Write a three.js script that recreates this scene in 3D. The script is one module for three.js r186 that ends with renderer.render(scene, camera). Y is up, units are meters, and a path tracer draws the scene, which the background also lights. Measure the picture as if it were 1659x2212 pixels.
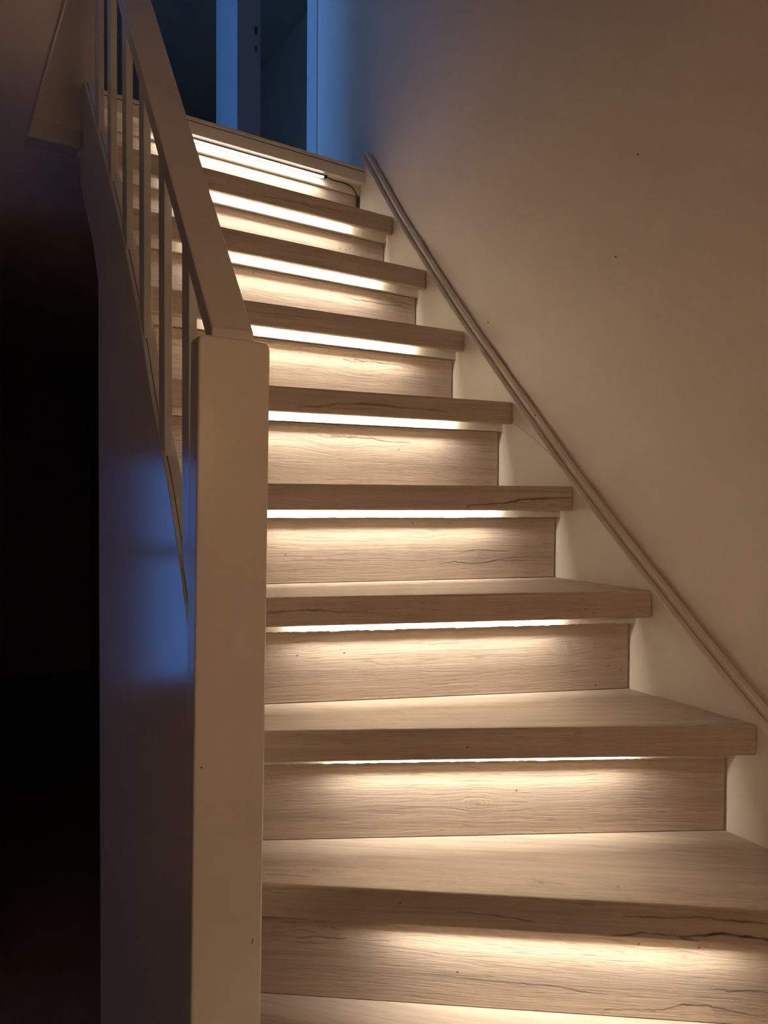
import * as THREE from 'three';
import { RoundedBoxGeometry } from 'three/addons/geometries/RoundedBoxGeometry.js';
import { RectAreaLightUniformsLib } from 'three/addons/lights/RectAreaLightUniformsLib.js';
import { mergeGeometries } from 'three/addons/utils/BufferGeometryUtils.js';

// ---------------------------------------------------------------- camera, light, exposure
// World: x to the right across the stairs, y up from the hall floor, -z up the flight. Metres.
const EYE = 1.584;
const scene = new THREE.Scene();
scene.background = new THREE.Color(0x000000);
const camera = new THREE.PerspectiveCamera(2 * Math.atan(1106 / 1524.9) * 180 / Math.PI, 1659 / 2212, 0.05, 40);
camera.position.set(0, EYE, 0);
camera.quaternion.setFromRotationMatrix(new THREE.Matrix4().makeBasis(
  new THREE.Vector3(0.839429, 0.007783, 0.543414), new THREE.Vector3(0.008531, 0.999586, -0.027495), new THREE.Vector3(-0.543403, 0.027716, 0.839015)));
const renderer = new THREE.WebGLRenderer({ antialias: true });
renderer.toneMapping = THREE.LinearToneMapping;
renderer.toneMappingExposure = 1.3;
renderer.shadowMap.enabled = true;
RectAreaLightUniformsLib.init();
const LED_COLOR = new THREE.Color().setRGB(1.0, 0.89, 0.73);
const LED_POWER = 132;            // radiance of each LED bar under a step
const LED_TILT = 1.28;            // the bars look down and back at this angle
const FILL_COLOR = new THREE.Color().setRGB(1.0, 0.58, 0.30), FILL_POWER = 8;   // added fill lamp, unseen behind the camera
const LED_GLOW = 4;              // what the eye sees of the diffuser
const DUSK = new THREE.Color().setRGB(0.085, 0.32, 1.0);
const DUSK_UP = 18, DUSK_DOWN = 0.65;

// ---------------------------------------------------------------- helpers
const used = {};
const numbered = (n) => { const k = used[n] = (used[n] ?? -1) + 1; return k ? `${n}_${String(k).padStart(3, '0')}` : n; };
function mesh(name, geo, mat, parent = scene) {
  const m = new THREE.Mesh(geo, mat);
  m.name = parent === scene ? numbered(name) : name;
  if (parent !== scene) { const same = parent.children.filter((c) => c.name.replace(/_\d{3}$/, '') === name).length; if (same) m.name = `${name}_${String(same).padStart(3, '0')}`; }
  m.castShadow = m.receiveShadow = true;
  parent.add(m);
  return m;
}
const struct = (name, geo, mat, parent) => { const m = mesh(name, geo, mat, parent); m.userData.kind = 'structure'; return m; };
function thing(name, label, category, [x, y, z], group) {
  const g = new THREE.Group(); g.name = numbered(name); g.position.set(x, y, z); scene.add(g);
  g.userData = { label, category }; if (group) g.userData.group = group;
  return g;
}
const box = (x0, x1, y0, y1, z0, z1) => new THREE.BoxGeometry(Math.abs(x1 - x0), Math.abs(y1 - y0), Math.abs(z1 - z0)).translate((x0 + x1) / 2, (y0 + y1) / 2, (z0 + z1) / 2);
const rbox = (x0, x1, y0, y1, z0, z1, r, s = 3) => new RoundedBoxGeometry(Math.abs(x1 - x0), Math.abs(y1 - y0), Math.abs(z1 - z0), s, r).translate((x0 + x1) / 2, (y0 + y1) / 2, (z0 + z1) / 2);
function rng(a) { return () => { a |= 0; a = a + 0x6D2B79F5 | 0; let t = Math.imul(a ^ a >>> 15, 1 | a); t = t + Math.imul(t ^ t >>> 7, 61 | t) ^ t; return ((t ^ t >>> 14) >>> 0) / 4294967296; }; }
const P = new Float32Array(65536); { const r = rng(77); for (let i = 0; i < 65536; i++) P[i] = r(); }
function noise(x, y) {               // value noise 0..1
  const xi = Math.floor(x), yi = Math.floor(y); let fx = x - xi, fy = y - yi;
  fx = fx * fx * (3 - 2 * fx); fy = fy * fy * (3 - 2 * fy);
  const a = xi & 255, b = (xi + 1) & 255, c = (yi & 255) << 8, d = ((yi + 1) & 255) << 8;
  return (P[a | c] * (1 - fx) + P[b | c] * fx) * (1 - fy) + (P[a | d] * (1 - fx) + P[b | d] * fx) * fy;
}
const clamp = (v, a = 0, b = 1) => Math.min(b, Math.max(a, v));
const smooth = (a, b, v) => { const t = clamp((v - a) / (b - a)); return t * t * (3 - 2 * t); };
function texture(data, w, h, srgb) {
  const t = new THREE.DataTexture(data, w, h, THREE.RGBAFormat);
  t.magFilter = THREE.LinearFilter; t.minFilter = THREE.LinearFilter;
  if (srgb) t.colorSpace = THREE.SRGBColorSpace;
  t.needsUpdate = true; return t;
}
const toS = (v) => Math.round(255 * (v <= 0.0031308 ? 12.92 * v : 1.055 * Math.pow(v, 1 / 2.4) - 0.055));

// ---------------------------------------------------------------- materials
// pale oak board; s runs along the grain from the wall end, t across it. Knots bend the grain, cracks are dark checks in the wood.
function oak(W, H, ppm, seed, { knots = [], cracks = [], dots = [], tone = 1, relief = 1, nose = 0 } = {}) {
  const w = Math.round(W * ppm), h = Math.round(H * ppm), px = new Uint8Array(w * h * 4), bp = new Uint8Array(w * h * 4);
  const dark = new Float32Array(w * h);
  const sx = seed * 17.31, sy = seed * 9.77, r = rng(seed * 101 + 5);
  const stamp = (s, t, rad, k) => {
    const R = Math.ceil(rad * ppm * 2) + 1, cx = s * ppm, cy = t * ppm;
    for (let j = Math.max(0, Math.floor(cy - R)); j <= Math.min(h - 1, cy + R); j++) for (let i = Math.max(0, Math.floor(cx - R)); i <= Math.min(w - 1, cx + R); i++) {
      const dd = Math.hypot(i - cx, j - cy) / (rad * ppm), v = k * clamp(1.5 - dd); if (v > dark[j * w + i]) dark[j * w + i] = v;
    }
  };
  cracks.forEach(([k, rad, ...pts], ci) => {
    for (let n = 0; n + 3 < pts.length; n += 2) {
      const [s0, t0, s1, t1] = pts.slice(n, n + 4), steps = Math.ceil(Math.abs(s1 - s0) * ppm * 1.2) + 1;
      for (let q = 0; q < steps; q++) {
        const f = q / steps, s = s0 + (s1 - s0) * f, e = (n / 2 + f) / (pts.length / 2 - 1);
        const taper = Math.sin(Math.PI * clamp(e * 0.94 + 0.03)) ** 0.5, v = 0.35 + 0.65 * noise(s * 60 + ci * 7, seed);
        stamp(s, t0 + (t1 - t0) * f + 0.0016 * (noise(s * 140, ci + seed) - 0.5), 1.25 * rad * (0.45 + 0.55 * taper * v) + 0.5 / ppm, k * (0.4 + 0.6 * v) * (0.5 + 0.5 * taper));
      }
    }
  });
  dots.forEach(([s, t]) => { stamp(s, t, 0.0014, 0.75); stamp(s + 0.0015, t - 0.0012, 0.001, 0.6); });
  knots.forEach(([s, t, R, k]) => { for (let q = 0; q < 26; q++) { const a = r() * 6.28, d = r() * R * 0.22; stamp(s + Math.cos(a) * d * 1.4, t + Math.sin(a) * d, 0.0012 + r() * 0.0012, k * (0.25 + 0.4 * r())); } });
  for (let j = 0; j < h; j++) for (let i = 0; i < w; i++) {
    const s = i / ppm, t = j / ppm;
    let q = t + 0.014 * (noise(s * 1.7 + sx, t * 3 + sy) - 0.5) + 0.005 * (noise(s * 6 + sx, t * 14 + sy) - 0.5), ring = 0, near = 0;
    for (const [ks, kt, R] of knots) {
      const ax = (s - ks) / (R * 1.9), ay = (t - kt) / R, d2 = ax * ax + ay * ay;
      if (d2 < 6) { const g = Math.exp(-d2 * 0.9); q -= g * (t - kt) * 0.75; near = Math.max(near, g); ring += g * 0.5 * Math.sin(Math.sqrt(d2) * 26 + 3 * noise(s * 30, t * 60)); }
    }
    const broad = noise(s * 0.9 + sx, q * 26 + sy), band = noise(s * 2.2 + sx, q * 95 + sy), mid = noise(s * 5 + sy, q * 240 + sx), fine = noise(s * 16 + sx, q * 620), hair = noise(s * 30 + sy, q * 1150 + sx);
    const l1 = Math.abs(noise(s * 10 + sx, q * 330 + sy) * 2 - 1), l2 = Math.abs(noise(s * 20 + sy, q * 640) * 2 - 1), wave = smooth(0, 0.20, l1), wave2 = smooth(0, 0.26, l2);
    const pore = smooth(0.66, 0.86, noise(s * 42 + sx * 3, q * 900 + sy)) * smooth(0.35, 0.7, broad * 0.5 + mid * 0.5);
    const streak = smooth(0.70, 0.95, band) * 0.10;
    let v = 1 + 0.16 * (broad - 0.5) + 0.20 * (band - 0.5) + 0.20 * (mid - 0.5) + 0.15 * (fine - 0.5) + 0.10 * (hair - 0.5) - 0.24 * pore - streak - 0.08 * (1 - wave) - 0.05 * (1 - wave2) + 0.13 * ring - 0.10 * near;
    const dk = dark[j * w + i]; v *= tone * (1 - 0.92 * Math.min(1, dk * 1.15));
    const warm = 0.5 * (broad - 0.5) + 0.5 * (mid - 0.5), o = (j * w + i) * 4;
    px[o] = toS(0.545 * v * (1 + 0.03 * warm)); px[o + 1] = toS(0.452 * v); px[o + 2] = toS(0.372 * v * (1 - 0.10 * warm)); px[o + 3] = 255;
    const soft = nose && Math.abs(t - nose) < 0.006 ? 0.3 : 1;
    const b = 0.55 + soft * relief * (0.24 * (wave - 0.8) + 0.18 * (wave2 - 0.8) + 0.14 * (fine - 0.5)) + 0.12 * ring - 0.22 * pore - 0.5 * dk;
    bp[o] = bp[o + 1] = bp[o + 2] = Math.round(255 * clamp(b)); bp[o + 3] = 255;
  }
  return new THREE.MeshStandardMaterial({ map: texture(px, w, h, true), bumpMap: texture(bp, w, h), bumpScale: 0.00045, roughness: 0.62 });
}
function grainTexture(n, f, amp, seed) {   // fine tonal mottling and its relief, used by plaster and paint
  const px = new Uint8Array(n * n * 4), bp = new Uint8Array(n * n * 4);
  for (let j = 0; j < n; j++) for (let i = 0; i < n; i++) {
    const x = i / n * f, y = j / n * f, a = noise(x + seed, y), b = noise(x * 4 + seed, y * 4), c = noise(x * 15, y * 15 + seed), o = (j * n + i) * 4;
    const v = 1 + amp * (0.5 * (a - 0.5) + 0.3 * (b - 0.5) + 0.35 * (c - 0.5));
    px[o] = px[o + 1] = px[o + 2] = Math.round(clamp(v * 245, 0, 255)); px[o + 3] = 255;
    bp[o] = bp[o + 1] = bp[o + 2] = Math.round(255 * clamp(0.3 * a + 0.35 * b + 0.35 * c)); bp[o + 3] = 255;
  }
  const m = texture(px, n, n, true), b = texture(bp, n, n);
  for (const t of [m, b]) t.wrapS = t.wrapT = THREE.RepeatWrapping;
  return [m, b];
}
const [plasterMap, plasterBump] = grainTexture(512, 16, 0.03, 3), [paintMap, paintBump] = grainTexture(512, 16, 0.03, 11);
const plaster = new THREE.MeshStandardMaterial({ color: new THREE.Color().setRGB(0.88, 0.775, 0.68), map: plasterMap, bumpMap: plasterBump, bumpScale: 0.0003, roughness: 0.93 });
const ceilingPaint = new THREE.MeshStandardMaterial({ color: new THREE.Color().setRGB(0.86, 0.76, 0.65), map: plasterMap, bumpMap: plasterBump, bumpScale: 0.0005, roughness: 0.93 });
const cream = new THREE.MeshStandardMaterial({ color: new THREE.Color().setRGB(0.86, 0.805, 0.71), map: paintMap, bumpMap: paintBump, bumpScale: 0.00015, roughness: 0.24 });
const creamSide = new THREE.MeshStandardMaterial({ color: new THREE.Color().setRGB(0.84, 0.80, 0.72), map: paintMap, bumpMap: paintBump, bumpScale: 0.0002, roughness: 0.20 });
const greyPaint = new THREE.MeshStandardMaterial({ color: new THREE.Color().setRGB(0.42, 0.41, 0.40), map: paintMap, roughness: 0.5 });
const casingPaint = new THREE.MeshStandardMaterial({ color: new THREE.Color().setRGB(0.72, 0.70, 0.66), map: paintMap, roughness: 0.45 });
const metal = new THREE.MeshStandardMaterial({ color: new THREE.Color().setRGB(0.10, 0.10, 0.105), metalness: 0.9, roughness: 0.4 });
const aluminium = new THREE.MeshStandardMaterial({ color: new THREE.Color().setRGB(0.35, 0.34, 0.33), metalness: 0.7, roughness: 0.45 });
const rubber = new THREE.MeshStandardMaterial({ color: new THREE.Color().setRGB(0.025, 0.022, 0.02), roughness: 0.5 });
const holeDark = new THREE.MeshStandardMaterial({ color: new THREE.Color().setRGB(0.05, 0.035, 0.025), roughness: 0.9 });
const hallFloor = new THREE.MeshStandardMaterial({ color: new THREE.Color().setRGB(0.36, 0.27, 0.18), map: plasterMap, roughness: 0.6 });
const glow = new THREE.MeshStandardMaterial({ color: 0xffffff, emissive: LED_COLOR.clone().lerp(new THREE.Color(1, 1, 1), 0.6), emissiveIntensity: LED_GLOW, roughness: 0.5 });
const dusk = (k) => new THREE.MeshStandardMaterial({ color: 0x111111, emissive: DUSK, emissiveIntensity: k, roughness: 0.2 });
const setUV = (g, scale = 1) => {       // box-projected uv in metres
  const p = g.attributes.position, n = g.attributes.normal, uv = new Float32Array(p.count * 2);
  for (let i = 0; i < p.count; i++) {
    const ax = Math.abs(n.getX(i)), ay = Math.abs(n.getY(i)), az = Math.abs(n.getZ(i));
    const [u, v] = ax >= ay && ax >= az ? [p.getZ(i), p.getY(i)] : ay >= az ? [p.getX(i), p.getZ(i)] : [p.getX(i), p.getY(i)];
    uv[2 * i] = u * scale; uv[2 * i + 1] = v * scale;
  }
  g.setAttribute('uv', new THREE.BufferAttribute(uv, 2)); return g;
};

// ---------------------------------------------------------------- the flight
const XR = 1.1647, XL = 0.362, RISE = 0.2, LIP = 0.052;
const treadY = (k) => 0.8 + RISE * k;                // k = 0 ... 8, landing = 9
// front edge of each tread: z where it meets the wall side, slope in plan
const EDGE = { '-3': [2.60, 4.5], '-2': [0.84, 2.2], '-1': [0.216, 1.42], 0: [-0.105, 1.02], 1: [-0.389, 0.772], 2: [-0.642, 0.565], 3: [-0.851, 0.422], 4: [-1.052, 0.335], 5: [-1.242, 0.160], 6: [-1.425, 0.064], 7: [-1.594, 0.013], 8: [-1.763, -0.002], 9: [-1.920, 0] };
const LEFT = { '-3': 0.43, '-2': 0.42, '-1': 0.41, 0: 0.392 }, WALLSIDE = { '-3': 0.715, '-2': 1.04 };
// sweep a profile of [distance behind the edge, height] along a tread edge; uv in metres over the developed profile, divided by size
function sweep(k, prof, { xl = XL, xr = XR, seg = 1, uv = [1, 1], jitter = null, origin = [0, 0, 0], v0 = 0 } = {}) {
  const [z0, m] = EDGE[k], n = Math.hypot(1, m), pos = [], nor = [], uvs = [], N = prof.length;
  const at = (x, d, y) => [x, y, z0 + m * (x - XR) - d * n];
  let len = v0; const L = [len];
  for (let i = 0; i < N; i++) { const a = prof[i], b = prof[(i + 1) % N]; len += Math.hypot(b[0] - a[0], b[1] - a[1]); L.push(len); }
  const tri = (a, b, c, nn) => { for (const [p, u] of [a, b, c]) { pos.push(p[0] - origin[0], p[1] - origin[1], p[2] - origin[2]); uvs.push(...u); nor.push(...nn); } };
  const js = []; for (let s = 0; s <= seg; s++) js.push(prof.map((_, i) => jitter ? jitter(i, s / seg) : 0));
  const back = [m / n, 0, -1 / n], ccw = Math.sign(THREE.ShapeUtils.area(prof.map(([d, y]) => new THREE.Vector2(d, y))));
  for (let s = 0; s < seg; s++) {
    const xa = xl + (xr - xl) * s / seg, xb = xl + (xr - xl) * (s + 1) / seg;
    for (let i = 0; i < N; i++) {
      const a = prof[i], b = prof[(i + 1) % N], i2 = (i + 1) % N, dx = b[0] - a[0], dy = b[1] - a[1], l = Math.hypot(dx, dy);
      const nd = ccw * dy / l, ny = -ccw * dx / l, nn = [nd * back[0], ny, nd * back[2]];
      const U = (x, v) => [(XR - x) * n / uv[0], v / uv[1]];
      const A = [at(xa, a[0], a[1] + js[s][i]), U(xa, L[i])], B = [at(xb, a[0], a[1] + js[s + 1][i]), U(xb, L[i])];
      const C = [at(xb, b[0], b[1] + js[s + 1][i2]), U(xb, L[i + 1])], D = [at(xa, b[0], b[1] + js[s][i2]), U(xa, L[i + 1])];
      tri(A, B, C, nn); tri(A, C, D, nn);
    }
  }
  const cont = prof.map(([d, y]) => new THREE.Vector2(d, y)), faces = THREE.ShapeUtils.triangulateShape(cont, []);
  for (const [x, sgn] of [[xl, -1], [xr, 1]]) for (const f of faces) {
    const q = f.map((i) => [at(x, prof[i][0], prof[i][1]), [prof[i][0] / uv[0], (prof[i][1] - prof[0][1] + v0) / uv[1]]]);
    tri(...(sgn > 0 ? [q[0], q[1], q[2]] : [q[0], q[2], q[1]]), [sgn, 0, 0]);
  }
  const g = new THREE.BufferGeometry();
  g.setAttribute('position', new THREE.Float32BufferAttribute(pos, 3)); g.setAttribute('normal', new THREE.Float32BufferAttribute(nor, 3)); g.setAttribute('uv', new THREE.Float32BufferAttribute(uvs, 2));
  fixWinding(g); return g;
}
function fixWinding(g) {     // make every triangle wind the way its stored normal points
  const p = g.attributes.position, n = g.attributes.normal, u = g.attributes.uv, a = new THREE.Vector3(), b = new THREE.Vector3(), c = new THREE.Vector3();
  for (let i = 0; i < p.count; i += 3) {
    a.fromBufferAttribute(p, i); b.fromBufferAttribute(p, i + 1).sub(a); c.fromBufferAttribute(p, i + 2).sub(a);
    const f = b.cross(c); if (f.x * n.getX(i) + f.y * n.getY(i) + f.z * n.getZ(i) < 0) for (const at of [p, u]) for (let q = 0; q < at.itemSize; q++) { const v = at.array[(i + 1) * at.itemSize + q]; at.array[(i + 1) * at.itemSize + q] = at.array[(i + 2) * at.itemSize + q]; at.array[(i + 2) * at.itemSize + q] = v; }
  }
}
// what each board shows: cracks as [strength, half width, s, t, s, t ...], knots as [s, t, radius, strength], dots as [s, t]
const TREAD_MARKS = {
  0: {},
  1: { cracks: [[0.6, 0.0008, 0.657, 0.0265, 0.614, 0.025, 0.584, 0.022, 0.544, 0.018], [0.75, 0.001, 0.42, 0.033, 0.343, 0.0354, 0.31, 0.0388, 0.287, 0.0362, 0.221, 0.034, 0.15, 0.031], [0.7, 0.001, 0.448, 0.002, 0.412, 0.006, 0.398, 0.011, 0.354, 0.010, 0.33, 0.0055, 0.313, 0.003], [0.9, 0.0016, 0.342, 0.009, 0.316, 0.011, 0.284, 0.0165, 0.249, 0.014, 0.221, 0.012, 0.14, 0.010], [0.5, 0.0008, 0.93, 0.075, 0.90, 0.077, 0.86, 0.076]], dots: [[0.899, 0.165], [0.386, 0.093], [0.74, 0.0349]], knots: [[0.84, 0.095, 0.02, 0.25], [0.5, 0.092, 0.012, 0.3]] },
  2: { dots: [[0.489, 0.0228]] }, 
  3: { cracks: [[0.55, 0.0015, 0.76, 0.026, 0.728, 0.027, 0.677, 0.0295, 0.64, 0.0299, 0.603, 0.0259, 0.551, 0.0247]], dots: [[0.135, 0.0209]], knots: [[0.20, -0.01, 0.03, 0]] },
  4: { cracks: [[0.7, 0.0013, 0.24, 0.012, 0.203, 0.0135, 0.156, 0.0168, 0.118, 0.0245, 0.059, 0.0271, 0.001, 0.0296], [0.4, 0.0006, 0.156, 0.0168, 0.11, 0.018, 0.07, 0.0195]], dots: [[0.24, 0.008]] },
  5: { cracks: [[0.6, 0.002, 0.525, 0.0131, 0.484, 0.0148, 0.438, 0.0235, 0.381, 0.0268, 0.322, 0.0256, 0.261, 0.0236, 0.176, 0.0226], [0.4, 0.0012, 0.46, 0.0135, 0.40, 0.0165, 0.35, 0.018]] },
  6: { cracks: [[0.4, 0.0009, 0.62, 0.034, 0.551, 0.0304, 0.463, 0.0327, 0.40, 0.034]] }, 7: {},
  8: { cracks: [[0.45, 0.0011, 0.446, 0.0135, 0.354, 0.0221, 0.256, 0.0269, 0.189, 0.0292, 0.088, 0.0357], [0.4, 0.0009, 0.35, 0.0275, 0.28, 0.022, 0.22, 0.020]] },
};
const RISER_MARKS = {
  1: { cracks: [[0.6, 0.0008, 0.66, 0.045, 0.618, 0.042, 0.538, 0.04, 0.465, 0.038, 0.427, 0.032, 0.396, 0.031], [0.7, 0.0009, 0.249, 0.05, 0.219, 0.048, 0.189, 0.051, 0.13, 0.048], [0.7, 0.001, 0.40, 0.008, 0.319, 0.013, 0.288, 0.023, 0.251, 0.024, 0.218, 0.019, 0.194, 0.016], [0.6, 0.0012, 0.868, 0.089, 0.841, 0.093, 0.815, 0.092, 0.792, 0.092], [0.5, 0.0008, 0.87, 0.082, 0.83, 0.083]], knots: [[0.285, 0.096, 0.014, 0.35], [0.826, 0.105, 0.016, 0.1]], dots: [[0.62, 0.051], [0.264, 0.111], [0.351, 0.111]] },
  2: { knots: [[0.439, 0.053, 0.018, 0.25], [0.82, 0.10, 0.02, 0]], dots: [[0.371, 0.075]] },
  3: { knots: [[0.129, 0.087, 0.016, 0.3], [0.631, 0.102, 0.012, 0.25]], dots: [[0.046, 0.045], [0.019, 0.036], [0.071, 0.007], [0.654, 0.085], [0.568, 0.087]] },
  4: { cracks: [[0.7, 0.0006, 0.272, 0.032, 0.239, 0.036, 0.206, 0.032, 0.178, 0.031, 0.153, 0.036, 0.119, 0.041, 0.07, 0.043, 0.01, 0.043], [0.55, 0.0005, 0.23, 0.053, 0.188, 0.061, 0.144, 0.057, 0.105, 0.057], [0.5, 0.0008, 0.153, 0.038, 0.05, 0.035], [0.4, 0.0006, 0.58, 0.044, 0.50, 0.042, 0.42, 0.041]], knots: [[0.182, 0.046, 0.014, 0.25], [0.278, 0.108, 0.012, 0.15]], dots: [[0.595, 0.056], [0.331, 0.119], [0.247, 0.118]] },
  5: { cracks: [[0.7, 0.0009, 0.463, 0.104, 0.439, 0.1, 0.415, 0.103, 0.38, 0.103, 0.336, 0.102, 0.294, 0.096, 0.239, 0.096], [0.6, 0.0007, 0.448, 0.111, 0.418, 0.103]], knots: [[0.42, 0.103, 0.030, 0.3]], dots: [[0.268, 0.079]] },
  6: { cracks: [[0.65, 0.0009, 0.321, 0.102, 0.292, 0.098, 0.271, 0.101, 0.241, 0.104, 0.207, 0.102, 0.162, 0.102, 0.13, 0.097], [0.5, 0.0007, 0.29, 0.107, 0.27, 0.101]], knots: [[0.271, 0.1, 0.030, 0.3]] },
  7: { cracks: [[0.65, 0.0009, 0.235, 0.1, 0.198, 0.096, 0.155, 0.098, 0.095, 0.098, 0.055, 0.102, 0.014, 0.097]], knots: [[0.055, 0.102, 0.016, 0.35], [0.511, 0.101, 0.010, 0.25]], dots: [[0.487, 0.118]] },
  8: { dots: [[0.153, 0.089], [0.133, 0.088], [0.12, 0.093]], cracks: [[0.4, 0.0006, 0.09, 0.115, 0.04, 0.112, 0.005, 0.113]] }, 9: { dots: [[0.20, 0.07]] }, 0: {},
};
const STEP_LABELS = {
  '-3': 'bottom oak winder step standing on the hall floor',
  '-2': 'second oak winder step above the hall floor',
  '-1': 'third oak winder step above the hall floor',
  '0': 'lowest oak step in view, a pale wedge of tread at the bottom of the photo',
  '1': 'oak winder step with long dark cracks in its front edge, second from the bottom',
  '2': 'wide oak step with a plain uncracked front edge, third from the bottom of the photo',
  '3': 'oak step whose front edge has a dark streak beside the newel post, fourth from bottom',
  '4': 'oak step at eye level, dark crack at the wall end of its front edge',
  '5': 'oak step with a long dark streak along the middle of its front edge',
  '6': 'oak step just above the newel top, ringed knot split by a crack on its riser',
  '7': 'oak step with plain front edge, third below the landing, dark knot on riser near wall',
  '8': 'topmost oak step below the landing, faint slanting crack in its front edge',
};
const rad = (cx, cy, r, a0, a1, n) => Array.from({ length: n + 1 }, (_, i) => { const a = a0 + (a1 - a0) * i / n; return [cx + r * Math.cos(a), cy + r * Math.sin(a)]; });
function stepBody(k, t, Y, mid) {          // riser panel, painted batten above it, backing board behind both
  const o = { origin: mid, xl: k in LEFT ? LEFT[k] : XL, xr: WALLSIDE[k] ?? XR }, Yb = Y - RISE, hb = k === 9 ? 0.072 : 0.067;
  const r = rng(k * 31 + 7), jt = Array.from({ length: 65 }, () => r()), rough = { 2: 0.0014, 3: 0.0019, 4: 0.0012, 5: 0.0006 }[k] ?? 0.0003;
  const jit = (i, f) => { const v = noise(f * 70 + k * 13, k * 3.7), w = noise(f * 230 + k * 5, k * 1.9); return -rough * (0.6 * smooth(0.5, 0.95, v) + 0.8 * smooth(0.3, 1, w)); };
  const W = (XR - o.xl) * Math.hypot(1, EDGE[k][1]), ppm = k < 0 ? 300 : k <= 3 ? 1600 : k <= 6 ? 1300 : 950;
  const top = Y - hb - 0.002, m = oak(W, 0.15, ppm, 40 + k, RISER_MARKS[k] ?? {});
  mesh('riser_panel', sweep(k, [[0.044, Yb + 0.0015], [0.0445, top - 0.0008], [0.0452, top], [0.052, top], [0.052, Yb + 0.0015]], { ...o, xr: o.xr - 0.005, seg: 90, uv: [W, 0.15], jitter: (i, f) => (i === 1 || i === 2 || i === 3 ? (noise(f * 200 + k, 3) - 0.5) * rough * 0.6 : 0) }), m, t);
  mesh('batten', sweep(k, [[0.0334, Y - hb], [0.0334, Y - 0.0145], [0.053, Y - 0.0145], [0.053, Y - hb]], { ...o, seg: 240, jitter: (i, f) => (i === 0 || i === 3 ? jit(i, f) : 0) }), cream, t).userData.label = 'cream painted strip under the front edge';
  mesh('backing_board', sweep(k, [[0.0535, Yb + 0.0005], [0.0535, Y - 0.0145], [0.066, Y - 0.0145], [0.066, Yb + 0.0005]], o), cream, t);
}
const midOf = (k, y) => { const [z0, m] = EDGE[k], x = 0.76; return [x, y, z0 + m * (x - XR) - 0.05]; };
for (let k = -3; k <= 8; k++) {
  const Y = treadY(k), mid = midOf(k, Y - RISE), t = thing('stair_step', STEP_LABELS[k], 'step', mid, 'oak-clad steps of the staircase');
  const depth = k < -1 ? 0.26 : k <= 2 ? 0.34 : 0.30, xl = k in LEFT ? LEFT[k] : XL, W = (XR - xl) * Math.hypot(1, EDGE[k][1]) + 0.0;
  const r1 = 0.0045, r2 = 0.003, y0 = Y - LIP;
  const prof = [...rad(r2, y0 + r2, r2, -Math.PI / 2, -Math.PI, 3), ...rad(r1, Y - r1, r1, Math.PI, Math.PI / 2, 5), [depth, Y], [depth, Y - 0.014], [0.0125, Y - 0.014], [0.0125, y0]];
  const H = LIP + depth, ppm = k < 0 ? 300 : k <= 3 ? 1600 : k <= 5 ? 1200 : 950;
  const m = oak(W, H, ppm, 10 + k, { ...TREAD_MARKS[k], relief: 0.7, nose: LIP });
  mesh('tread_board', sweep(k, prof, { origin: mid, xl, xr: (WALLSIDE[k] ?? XR) - 0.0025, uv: [W, H] }), m, t);
  stepBody(k, t, Y, mid);
}
// landing edge: floor strip, painted fascia, then the same batten and riser
{
  const Y = 2.6, mid = midOf(9, Y - RISE), t = thing('landing_edge', 'cream painted landing edge above the top riser, with the fully visible light bar under it', 'step', mid), o = { origin: mid, xl: XL };
  mesh('floor_strip', sweep(9, [[0.000, Y - 0.009], [0.001, Y], [0.06, Y], [0.06, Y - 0.009]], { ...o }), cream, t);
  mesh('fascia', sweep(9, [[0.002, Y - 0.045], [0.002, Y - 0.0125], [0.033, Y - 0.0125], [0.033, Y - 0.045]], { ...o }), cream, t);
  mesh('filler_strip', sweep(9, [[0.005, Y - 0.0125], [0.005, Y - 0.009], [0.06, Y - 0.009], [0.06, Y - 0.0125]], { ...o }), holeDark, t);
  stepBody(9, t, Y, mid);
}

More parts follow.
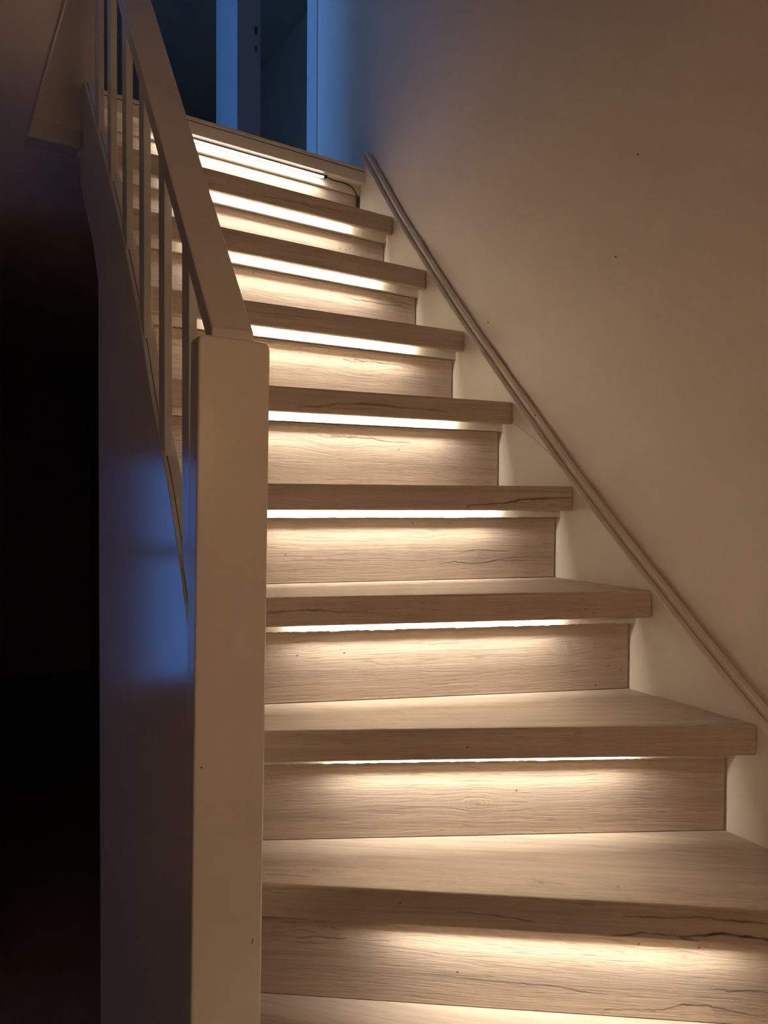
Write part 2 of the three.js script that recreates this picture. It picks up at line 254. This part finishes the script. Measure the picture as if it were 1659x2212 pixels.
// ---------------------------------------------------------------- LED light bars, one under each front edge
const BAR = 0.50;
const BAR_LABELS = { '-2': 'light bar under the second step above the hall floor', '-1': 'light bar under the third step above the hall floor', 0: 'light bar under the lowest oak step in view at the bottom of the photo', 1: 'light bar under the winder step with long dark cracks in its edge', 2: 'light bar under the wide uncracked third step, a thin glowing line below its edge', 3: 'light bar under the fourth step, glowing above a ragged line of paint', 4: 'light bar under the eye-level step with the crack at its wall end', 5: 'light bar under the step with the long dark streak in its front edge', 6: 'light bar under the step just above the newel top', 7: 'light bar under the third step below the landing', 8: 'light bar under the topmost oak step below the landing', 9: 'white glowing light bar in full view under the landing edge, cable at its end' };
const barLabel = (k) => BAR_LABELS[k];
for (let k = -2; k <= 9; k++) {
  const Y = treadY(k), [z0, m] = EDGE[k], n = Math.hypot(1, m), xc = k < 0 ? 0.62 : 0.775, a = Math.atan(m);
  // bars under the oak steps are stuck behind the front edge and look down and back at the painted batten; the landing's looks straight down
  const d = k === 9 ? 0.0125 : 0.0185, cy = k === 9 ? Y - 0.0538 : Y - 0.0390;
  const t = thing('led_light_bar', barLabel(k), 'light', [xc, cy, z0 + m * (xc - XR) - d * n], 'light bars under the steps'); t.rotation.order = 'YXZ'; t.rotation.set(k === 9 ? 0.35 : LED_TILT, -a, 0);
  const hw = k === 9 ? 0.0082 : 0.0066;
  mesh('housing', rbox(-BAR / 2, BAR / 2, -0.0010, 0.0045, -hw, hw, 0.001, 2), aluminium, t);
  const lens = k === 9 ? 0.0072 : 0.0054, tube = new THREE.CylinderGeometry(lens, lens, BAR - 0.008, 20, 1, false, 0, Math.PI).rotateZ(Math.PI / 2).rotateX(Math.PI / 2);
  mesh('diffuser', tube.scale(1, 0.8, 1).translate(0, -0.0008, 0), glow, t);
  for (const s of [-1, 1]) mesh('end_cap', rbox(s * (BAR / 2 - 0.004), s * (BAR / 2 + 0.008), -0.0060, 0.0045, -hw, hw, 0.003, 3), rubber, t);
  const l = new THREE.RectAreaLight(LED_COLOR, k === 9 ? LED_POWER * 0.2 : LED_POWER, BAR - 0.01, 2 * hw - 0.0024);
  l.name = 'led_lamp'; l.position.set(0, -0.0013 - lens * 0.8, 0); l.rotation.x = -Math.PI / 2; t.add(l);
}
{
  const pts = [[1.0328, 2.5464, -1.9335], [1.062, 2.546, -1.941], [1.107, 2.550, -1.949], [1.133, 2.544, -1.949], [1.149, 2.526, -1.949], [1.153, 2.49, -1.9565], [1.1545, 2.45, -1.9585], [1.155, 2.402, -1.9585]].map((p) => new THREE.Vector3(...p));
  const c = mesh('power_cable', new THREE.TubeGeometry(new THREE.CatmullRomCurve3(pts), 60, 0.0019, 8), rubber);
  c.userData = { label: 'thin black cable curving from the landing light bar down to the topmost step', category: 'cable' };
}

// ---------------------------------------------------------------- wall-side stringer with its moulding
const XW = 1.203;
const plate = (pts, x0, x1, bevel = 0.0015) => {     // outline in (z, y), thickness along x
  const s = new THREE.Shape(pts.map(([z, y]) => new THREE.Vector2(-z, y)));
  const g = new THREE.ExtrudeGeometry(s, { depth: x1 - x0 - 2 * bevel, bevelEnabled: true, bevelThickness: bevel, bevelSize: bevel, bevelOffset: -bevel, bevelSegments: 2 });
  return g.applyMatrix4(new THREE.Matrix4().makeBasis(new THREE.Vector3(0, 0, -1), new THREE.Vector3(0, 1, 0), new THREE.Vector3(1, 0, 0))).translate(x0 + bevel, 0, 0);
};
const curve = (pts, n) => new THREE.CatmullRomCurve3(pts.map(([z, y]) => new THREE.Vector3(0, y, z)), false, 'centripetal').getPoints(n).map((p) => [p.z, p.y]);
const ledge = curve([[-1.955, 2.659], [-1.909, 2.599], [-1.767, 2.414], [-1.661, 2.286], [-1.518, 2.116], [-1.405, 1.988], [-1.220, 1.785], [-1.038, 1.589], [-0.841, 1.394], [-0.723, 1.281], [-0.625, 1.192], [-0.40, 0.99], [-0.12, 0.755], [0.25, 0.46], [0.598, 0.20]], 70);
{
  const low = [[0.598, 0], [0.3, 0.0], [-0.3, 0.45], [-0.8, 1.0], [-1.3, 1.55], [-1.955, 2.34]];
  const t = thing('wall_stringer', 'cream painted stringer along the plain wall with a stepped moulding on its sloping top', 'stringer', [XR, 0, -0.6]);
  const at = (g) => setUV(g.translate(-XR, 0, 0.6), 1);
  mesh('board', at(plate([...ledge, ...low], XR, XW)), cream, t);
  const lift = (d) => ledge.map(([z, y], i) => { const a = ledge[Math.max(0, i - 1)], b = ledge[Math.min(ledge.length - 1, i + 1)], dz = b[0] - a[0], dy = b[1] - a[1], l = Math.hypot(dz, dy); return [z - dy / l * d * 1, y + dz / l * d]; });
  mesh('moulding', at(plate([...lift(0.011), ...lift(0.0002).reverse()], XR + 0.017, XW - 0.001, 0.003)), cream, t);
  mesh('paint_crack', new THREE.TubeGeometry(new THREE.CatmullRomCurve3([[0, 1.7474, -1.2325], [0, 1.7314, -1.206], [0, 1.7124, -1.1758], [0, 1.6753, -1.1249], [0, 1.6433, -1.0833]].map(([x, y, z]) => new THREE.Vector3(x, y, z + 0.6))), 24, 0.00035, 6), holeDark, t);
  for (const [y, z] of [[2.005, -1.333], [1.762, -1.168]]) mesh('screw_hole', new THREE.CylinderGeometry(0.0017, 0.0017, 0.0006, 10).rotateZ(Math.PI / 2).translate(-0.0002, y, z + 0.6), holeDark, t);
}

// ---------------------------------------------------------------- open side: stringer, panel under it, balustrade
const XO = 0.335, XI = 0.361;
const open = curve([[-1.905, 2.6], [-1.776, 2.447], [-1.724, 2.385], [-1.579, 2.206], [-1.364, 1.903], [-1.277, 1.748], [-1.162, 1.569], [-1.076, 1.391], [-0.9485, 1.10]], 50);
const openY = (z) => { for (let i = 1; i < open.length; i++) if (z <= open[i][0]) { const f = (z - open[i - 1][0]) / (open[i][0] - open[i - 1][0]); return open[i - 1][1] + f * (open[i][1] - open[i - 1][1]); } return open.at(-1)[1]; };
{
  const t = thing('open_stringer', 'painted stringer and side panel on the open side, carrying the slim balusters', 'stringer', [XO, 0, -1.4]);
  const at = (g) => setUV(g.translate(-XO, 0, 1.4));
  mesh('side_panel', at(plate([[-1.951, 2.6], ...open, [-0.9485, 0], [-1.735, 0], [-1.735, 2.064], [-1.797, 2.175], [-1.9, 2.296], [-1.951, 2.37]], XO, XO + 0.0075, 0.0012)), creamSide, t);
  mesh('board', at(plate([[-1.951, 2.6], ...open, [-0.9485, 0.72], [-1.73, 2.07], [-1.797, 2.18], [-1.9, 2.30], [-1.951, 2.375]], XO + 0.0088, XI, 0.0012)), cream, t);
}
{
  const t = thing('stair_balustrade', 'cream balustrade of flat newel post, sloping handrail and slim square balusters', 'balustrade', [XO, 0, -0.93]);
  const at = (g) => g.translate(-XO, 0, 0.93);
  // newel: flat board, rounded top, leaning very slightly
  const s = new THREE.Shape(), w = 0.0505, H = 1.79, r = 0.011;
  s.moveTo(-w, 0); s.lineTo(w, 0); s.lineTo(w, H - r * 1.4); s.quadraticCurveTo(w, H, w - r, H); s.lineTo(-w + r, H); s.quadraticCurveTo(-w, H, -w, H - r); s.lineTo(-w, 0);
  const ng = setUV(new THREE.ExtrudeGeometry(s, { depth: 0.029, bevelEnabled: true, bevelThickness: 0.003, bevelSize: 0.003, bevelOffset: -0.003, bevelSegments: 3, curveSegments: 8 }).translate(0, 0, -0.0145));
  const nm = mesh('newel_post', ng, cream, t); nm.position.set(0.3505 - XO - 0.0205, 0, 0); nm.rotation.z = -0.0117;
  // nicks in the paint of the newel front
  mesh('nick', new THREE.CylinderGeometry(0.0011, 0.0011, 0.0006, 10).rotateX(Math.PI / 2).translate(-0.040, 1.215, 0.0176), holeDark, nm);
  mesh('nick', box(-0.0005, 0.0005, -0.0035, 0.0035, 0, 0.0006).rotateZ(-0.25).translate(0.036, 0.955, 0.0173), holeDark, nm);
  // handrail: flat board on its sloping line
  const railY = (z) => 1.805 + 1.42 * (-0.945 - z), za = -0.9478, zb = -1.952, ang = Math.atan(1.42), L = (za - zb) / Math.cos(ang);
  const rail = [[za, railY(za)], [zb, railY(zb)], [zb, railY(zb) - 0.043], [za, railY(za) - 0.043]];
  mesh('handrail', setUV(at(plate(rail, 0.330, 0.392, 0.003))), cream, t);
  for (const zf of [-1.076, -1.208, -1.341, -1.475, -1.613, -1.744]) {
    const zk = zf - 0.0345, top = (z) => railY(z) - 0.0435;
    mesh('baluster', setUV(at(plate([[zf, openY(zf) + 0.0008], [zf, top(zf)], [zk, top(zk)], [zk, openY(zk) + 0.0008]], 0.3385, 0.3515, 0.001))), cream, t);
  }
}

// ---------------------------------------------------------------- the house around it
const FH = 0.16, CEIL = 2.441;
struct('floor', setUV(box(-2.3, XW + 0.1, -0.1, 0, -4.4, 0.6), 1), hallFloor);
struct('wall_right', setUV(box(XW, XW + 0.14, 0, 5.0, -2.321, 0.6), 1), plaster);
struct('trim_1', setUV(rbox(XW - 0.006, XW + 0.146, 2.6, 4.7, -2.40, -2.3212, 0.004), 1), casingPaint);
struct('ceiling', setUV(box(-2.3, 0.212, CEIL, 2.6, -1.987, 0.6), 1), ceilingPaint);
struct('floor_landing', setUV(mergeGeometries([box(-3.3, XW - 0.002, CEIL, 2.6, -6.7, -1.987), box(XW + 0.15, 2.3, CEIL, 2.6, -6.7, -2.2), box(XW - 0.002, XW + 0.15, CEIL, 2.6, -6.7, -2.41)]), 1), ceilingPaint);
struct('trim_4', setUV(rbox(0.2085, 0.2135, CEIL - 0.003, CEIL + 0.02, -1.925, 0.59, 0.002, 2), 1), ceilingPaint);
struct('wall_stairwell_back', setUV(mergeGeometries([box(0.205, 0.372, 2.601, 5.0, -2.05, -1.987), box(0.2125, 0.372, 2.489, 5.0, -1.987, -1.957)]), 1), plaster);
struct('trim_2', setUV(rbox(0.2125, 0.3335, 2.4405, 2.488, -1.986, -1.928, 0.004), 1), casingPaint);
struct('wall_left', setUV(box(-2.4, -2.301, 0, CEIL, -2.75, 0.6), 1), plaster);
struct('wall_front', setUV(box(-2.3, XW - 0.001, 0, 5.0, 0.601, 0.70), 1), plaster);
struct('wall_hall_back', setUV(mergeGeometries([box(-2.3, -0.32, 0, CEIL, -2.75, -2.65), box(-0.05, 0.08, 0, CEIL, -2.75, -2.65), box(-0.32, -0.05, 0, 0.85, -2.75, -2.65), box(-0.32, -0.05, 1.72, CEIL, -2.75, -2.65)]), 1), plaster);
struct('wall_passage', setUV(mergeGeometries([box(0.0, 0.08, 0, CEIL, -6.6, -2.751), box(XW, XW + 0.14, 0, CEIL, -6.6, -2.322), box(0.0, XW + 0.14, 0, CEIL, -6.7, -6.601)]), 1), plaster);
struct('floor_passage', setUV(box(-0.2, XW + 0.14, -0.1, 0, -6.7, -4.401), 1), hallFloor);
struct('ceiling_upper', setUV(box(-3.4, 2.4, 5.001, 5.1, -6.8, 0.7), 1), ceilingPaint);
struct('wall_landing_left', setUV(mergeGeometries([box(-0.5, -0.4, 2.601, 5.0, -6.7, -3.25), box(-0.5, -0.4, 2.601, 5.0, -2.53, 0.6), box(-0.5, -0.4, 4.65, 5.0, -3.25, -2.53)]), 1), plaster);  // unseen; its doorway gap is shaped to limit the blue window beam
struct('wall_beam_room', setUV(mergeGeometries([box(-3.3, -0.501, 2.601, 5.0, -3.9, -3.8), box(-3.3, -0.501, 2.601, 5.0, -2.2, -2.1), box(-3.3, -3.2, 2.601, 5.0, -3.799, -3.4), box(-3.3, -3.2, 2.601, 5.0, -2.85, -2.201), box(-3.3, -3.2, 2.601, 3.2, -3.4, -2.85), box(-3.3, -3.2, 4.5, 5.0, -3.4, -2.85)]), 1), plaster);  // unseen room added to narrow the window beam crossing the landing
struct('wall_landing_right', setUV(box(2.301, 2.4, 2.6, 5.0, -6.7, -2.2), 1), plaster);
struct('wall_landing_far', setUV(box(-0.5, 2.4, 2.601, 5.0, -6.8, -6.701), 1), plaster);
struct('wall_landing_passage', setUV(box(XW + 0.15, 2.3, 2.6, 5.0, -2.3, -2.2), 1), plaster);
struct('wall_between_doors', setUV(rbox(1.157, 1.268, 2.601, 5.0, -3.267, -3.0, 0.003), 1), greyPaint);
struct('wall_beside_door', setUV(mergeGeometries([box(1.85, 2.3, 2.601, 5.0, -3.1, -3.0), box(1.268, 1.85, 4.7, 5.0, -3.1, -3.0)]), 1), plaster);
{   // lock keeps let into the door frame
  const t = thing('strike_plate', 'small dark strike plate in the upstairs door frame', 'lock', [1.2445, 3.568, -2.9995]);
  mesh('plate', rbox(-0.006, 0.006, 0.045, 0.080, 0, 0.003, 0.001, 1), metal, t);
  mesh('plate', rbox(-0.005, 0.005, -0.030, -0.005, 0, 0.003, 0.001, 1), metal, t);
}
// small window on the landing's left side and the glazed strip of the hall's front door: blue dusk behind both
function glazing(n, x, y, z, w, h, face, k, rows) {
  const g = new THREE.Group(); g.name = `window_${n}`; g.userData.kind = 'structure'; g.position.set(x, y, z); g.rotation.y = face; scene.add(g);
  const f = 0.025, bars = [box(-w / 2, -w / 2 + f, 0, h, -0.03, 0.03), box(w / 2 - f, w / 2, 0, h, -0.03, 0.03), box(-w / 2 + f, w / 2 - f, 0, f, -0.03, 0.03), box(-w / 2 + f, w / 2 - f, h - f, h, -0.03, 0.03)];
  const edges = [f, ...rows.map((r) => r * h), h - f];
  for (let i = 0; i + 1 < edges.length; i++) {
    const lo = edges[i] + (i ? 0.02 : 0), hi = edges[i + 1] - (i + 2 < edges.length ? 0.02 : 0);
    if (i) bars.push(box(-w / 2 + f, w / 2 - f, edges[i] - 0.02, edges[i] + 0.02, -0.03, 0.03));
    mesh('window_pane', box(-w / 2 + f, w / 2 - f, lo, hi, -0.004, 0.004), dusk(k), g);
    const l = new THREE.RectAreaLight(DUSK, k, w - 2 * f, hi - lo); l.position.set(0, (lo + hi) / 2, 0.006); l.rotation.y = Math.PI; g.add(l); l.name = 'window_light';
  }
  mesh('window_frame', mergeGeometries(bars), casingPaint, g);
}
glazing(1, -3.25, 3.2, -3.125, 0.55, 1.30, Math.PI / 2, DUSK_UP, []);
glazing(2, -0.185, 0.85, -2.70, 0.27, 0.87, 0, DUSK_DOWN, [0.58]);
// unseen lamp added as warm fill for the newel, the handrail and the ceiling
{
  const t = thing('fill_lamp', 'added warm fill lamp at the foot of the stairs, unseen behind the viewer', 'lamp', [0.52, 1.75, 0.6]);
  mesh('back_plate', rbox(-0.17, 0.17, -0.13, 0.13, -0.02, -0.001, 0.004), aluminium, t);
  mesh('lamp_shade', rbox(-0.15, 0.15, -0.11, 0.11, -0.07, -0.02, 0.02), new THREE.MeshStandardMaterial({ color: 0xffffff, emissive: FILL_COLOR, emissiveIntensity: FILL_POWER * 0.3, roughness: 0.6 }), t);
  const l = new THREE.RectAreaLight(FILL_COLOR, FILL_POWER, 0.28, 0.20); l.name = 'fill_light'; l.position.set(0, 0, -0.072); t.add(l);
}
// small fixings left in the wall
for (const [y, z, label] of [[2.265, -0.93, 'tiny dark nail in the plain wall, the upper of two above the moulding'], [2.075, -0.98, 'tiny dark nail in the plain wall, the lower of two above the moulding']]) {
  const n = mesh('wall_nail', new THREE.CylinderGeometry(0.0011, 0.0011, 0.004, 8).rotateZ(Math.PI / 2).translate(XW - 0.0018, y, z), holeDark); n.userData = { label, category: 'nail' };
}
renderer.render(scene, camera);
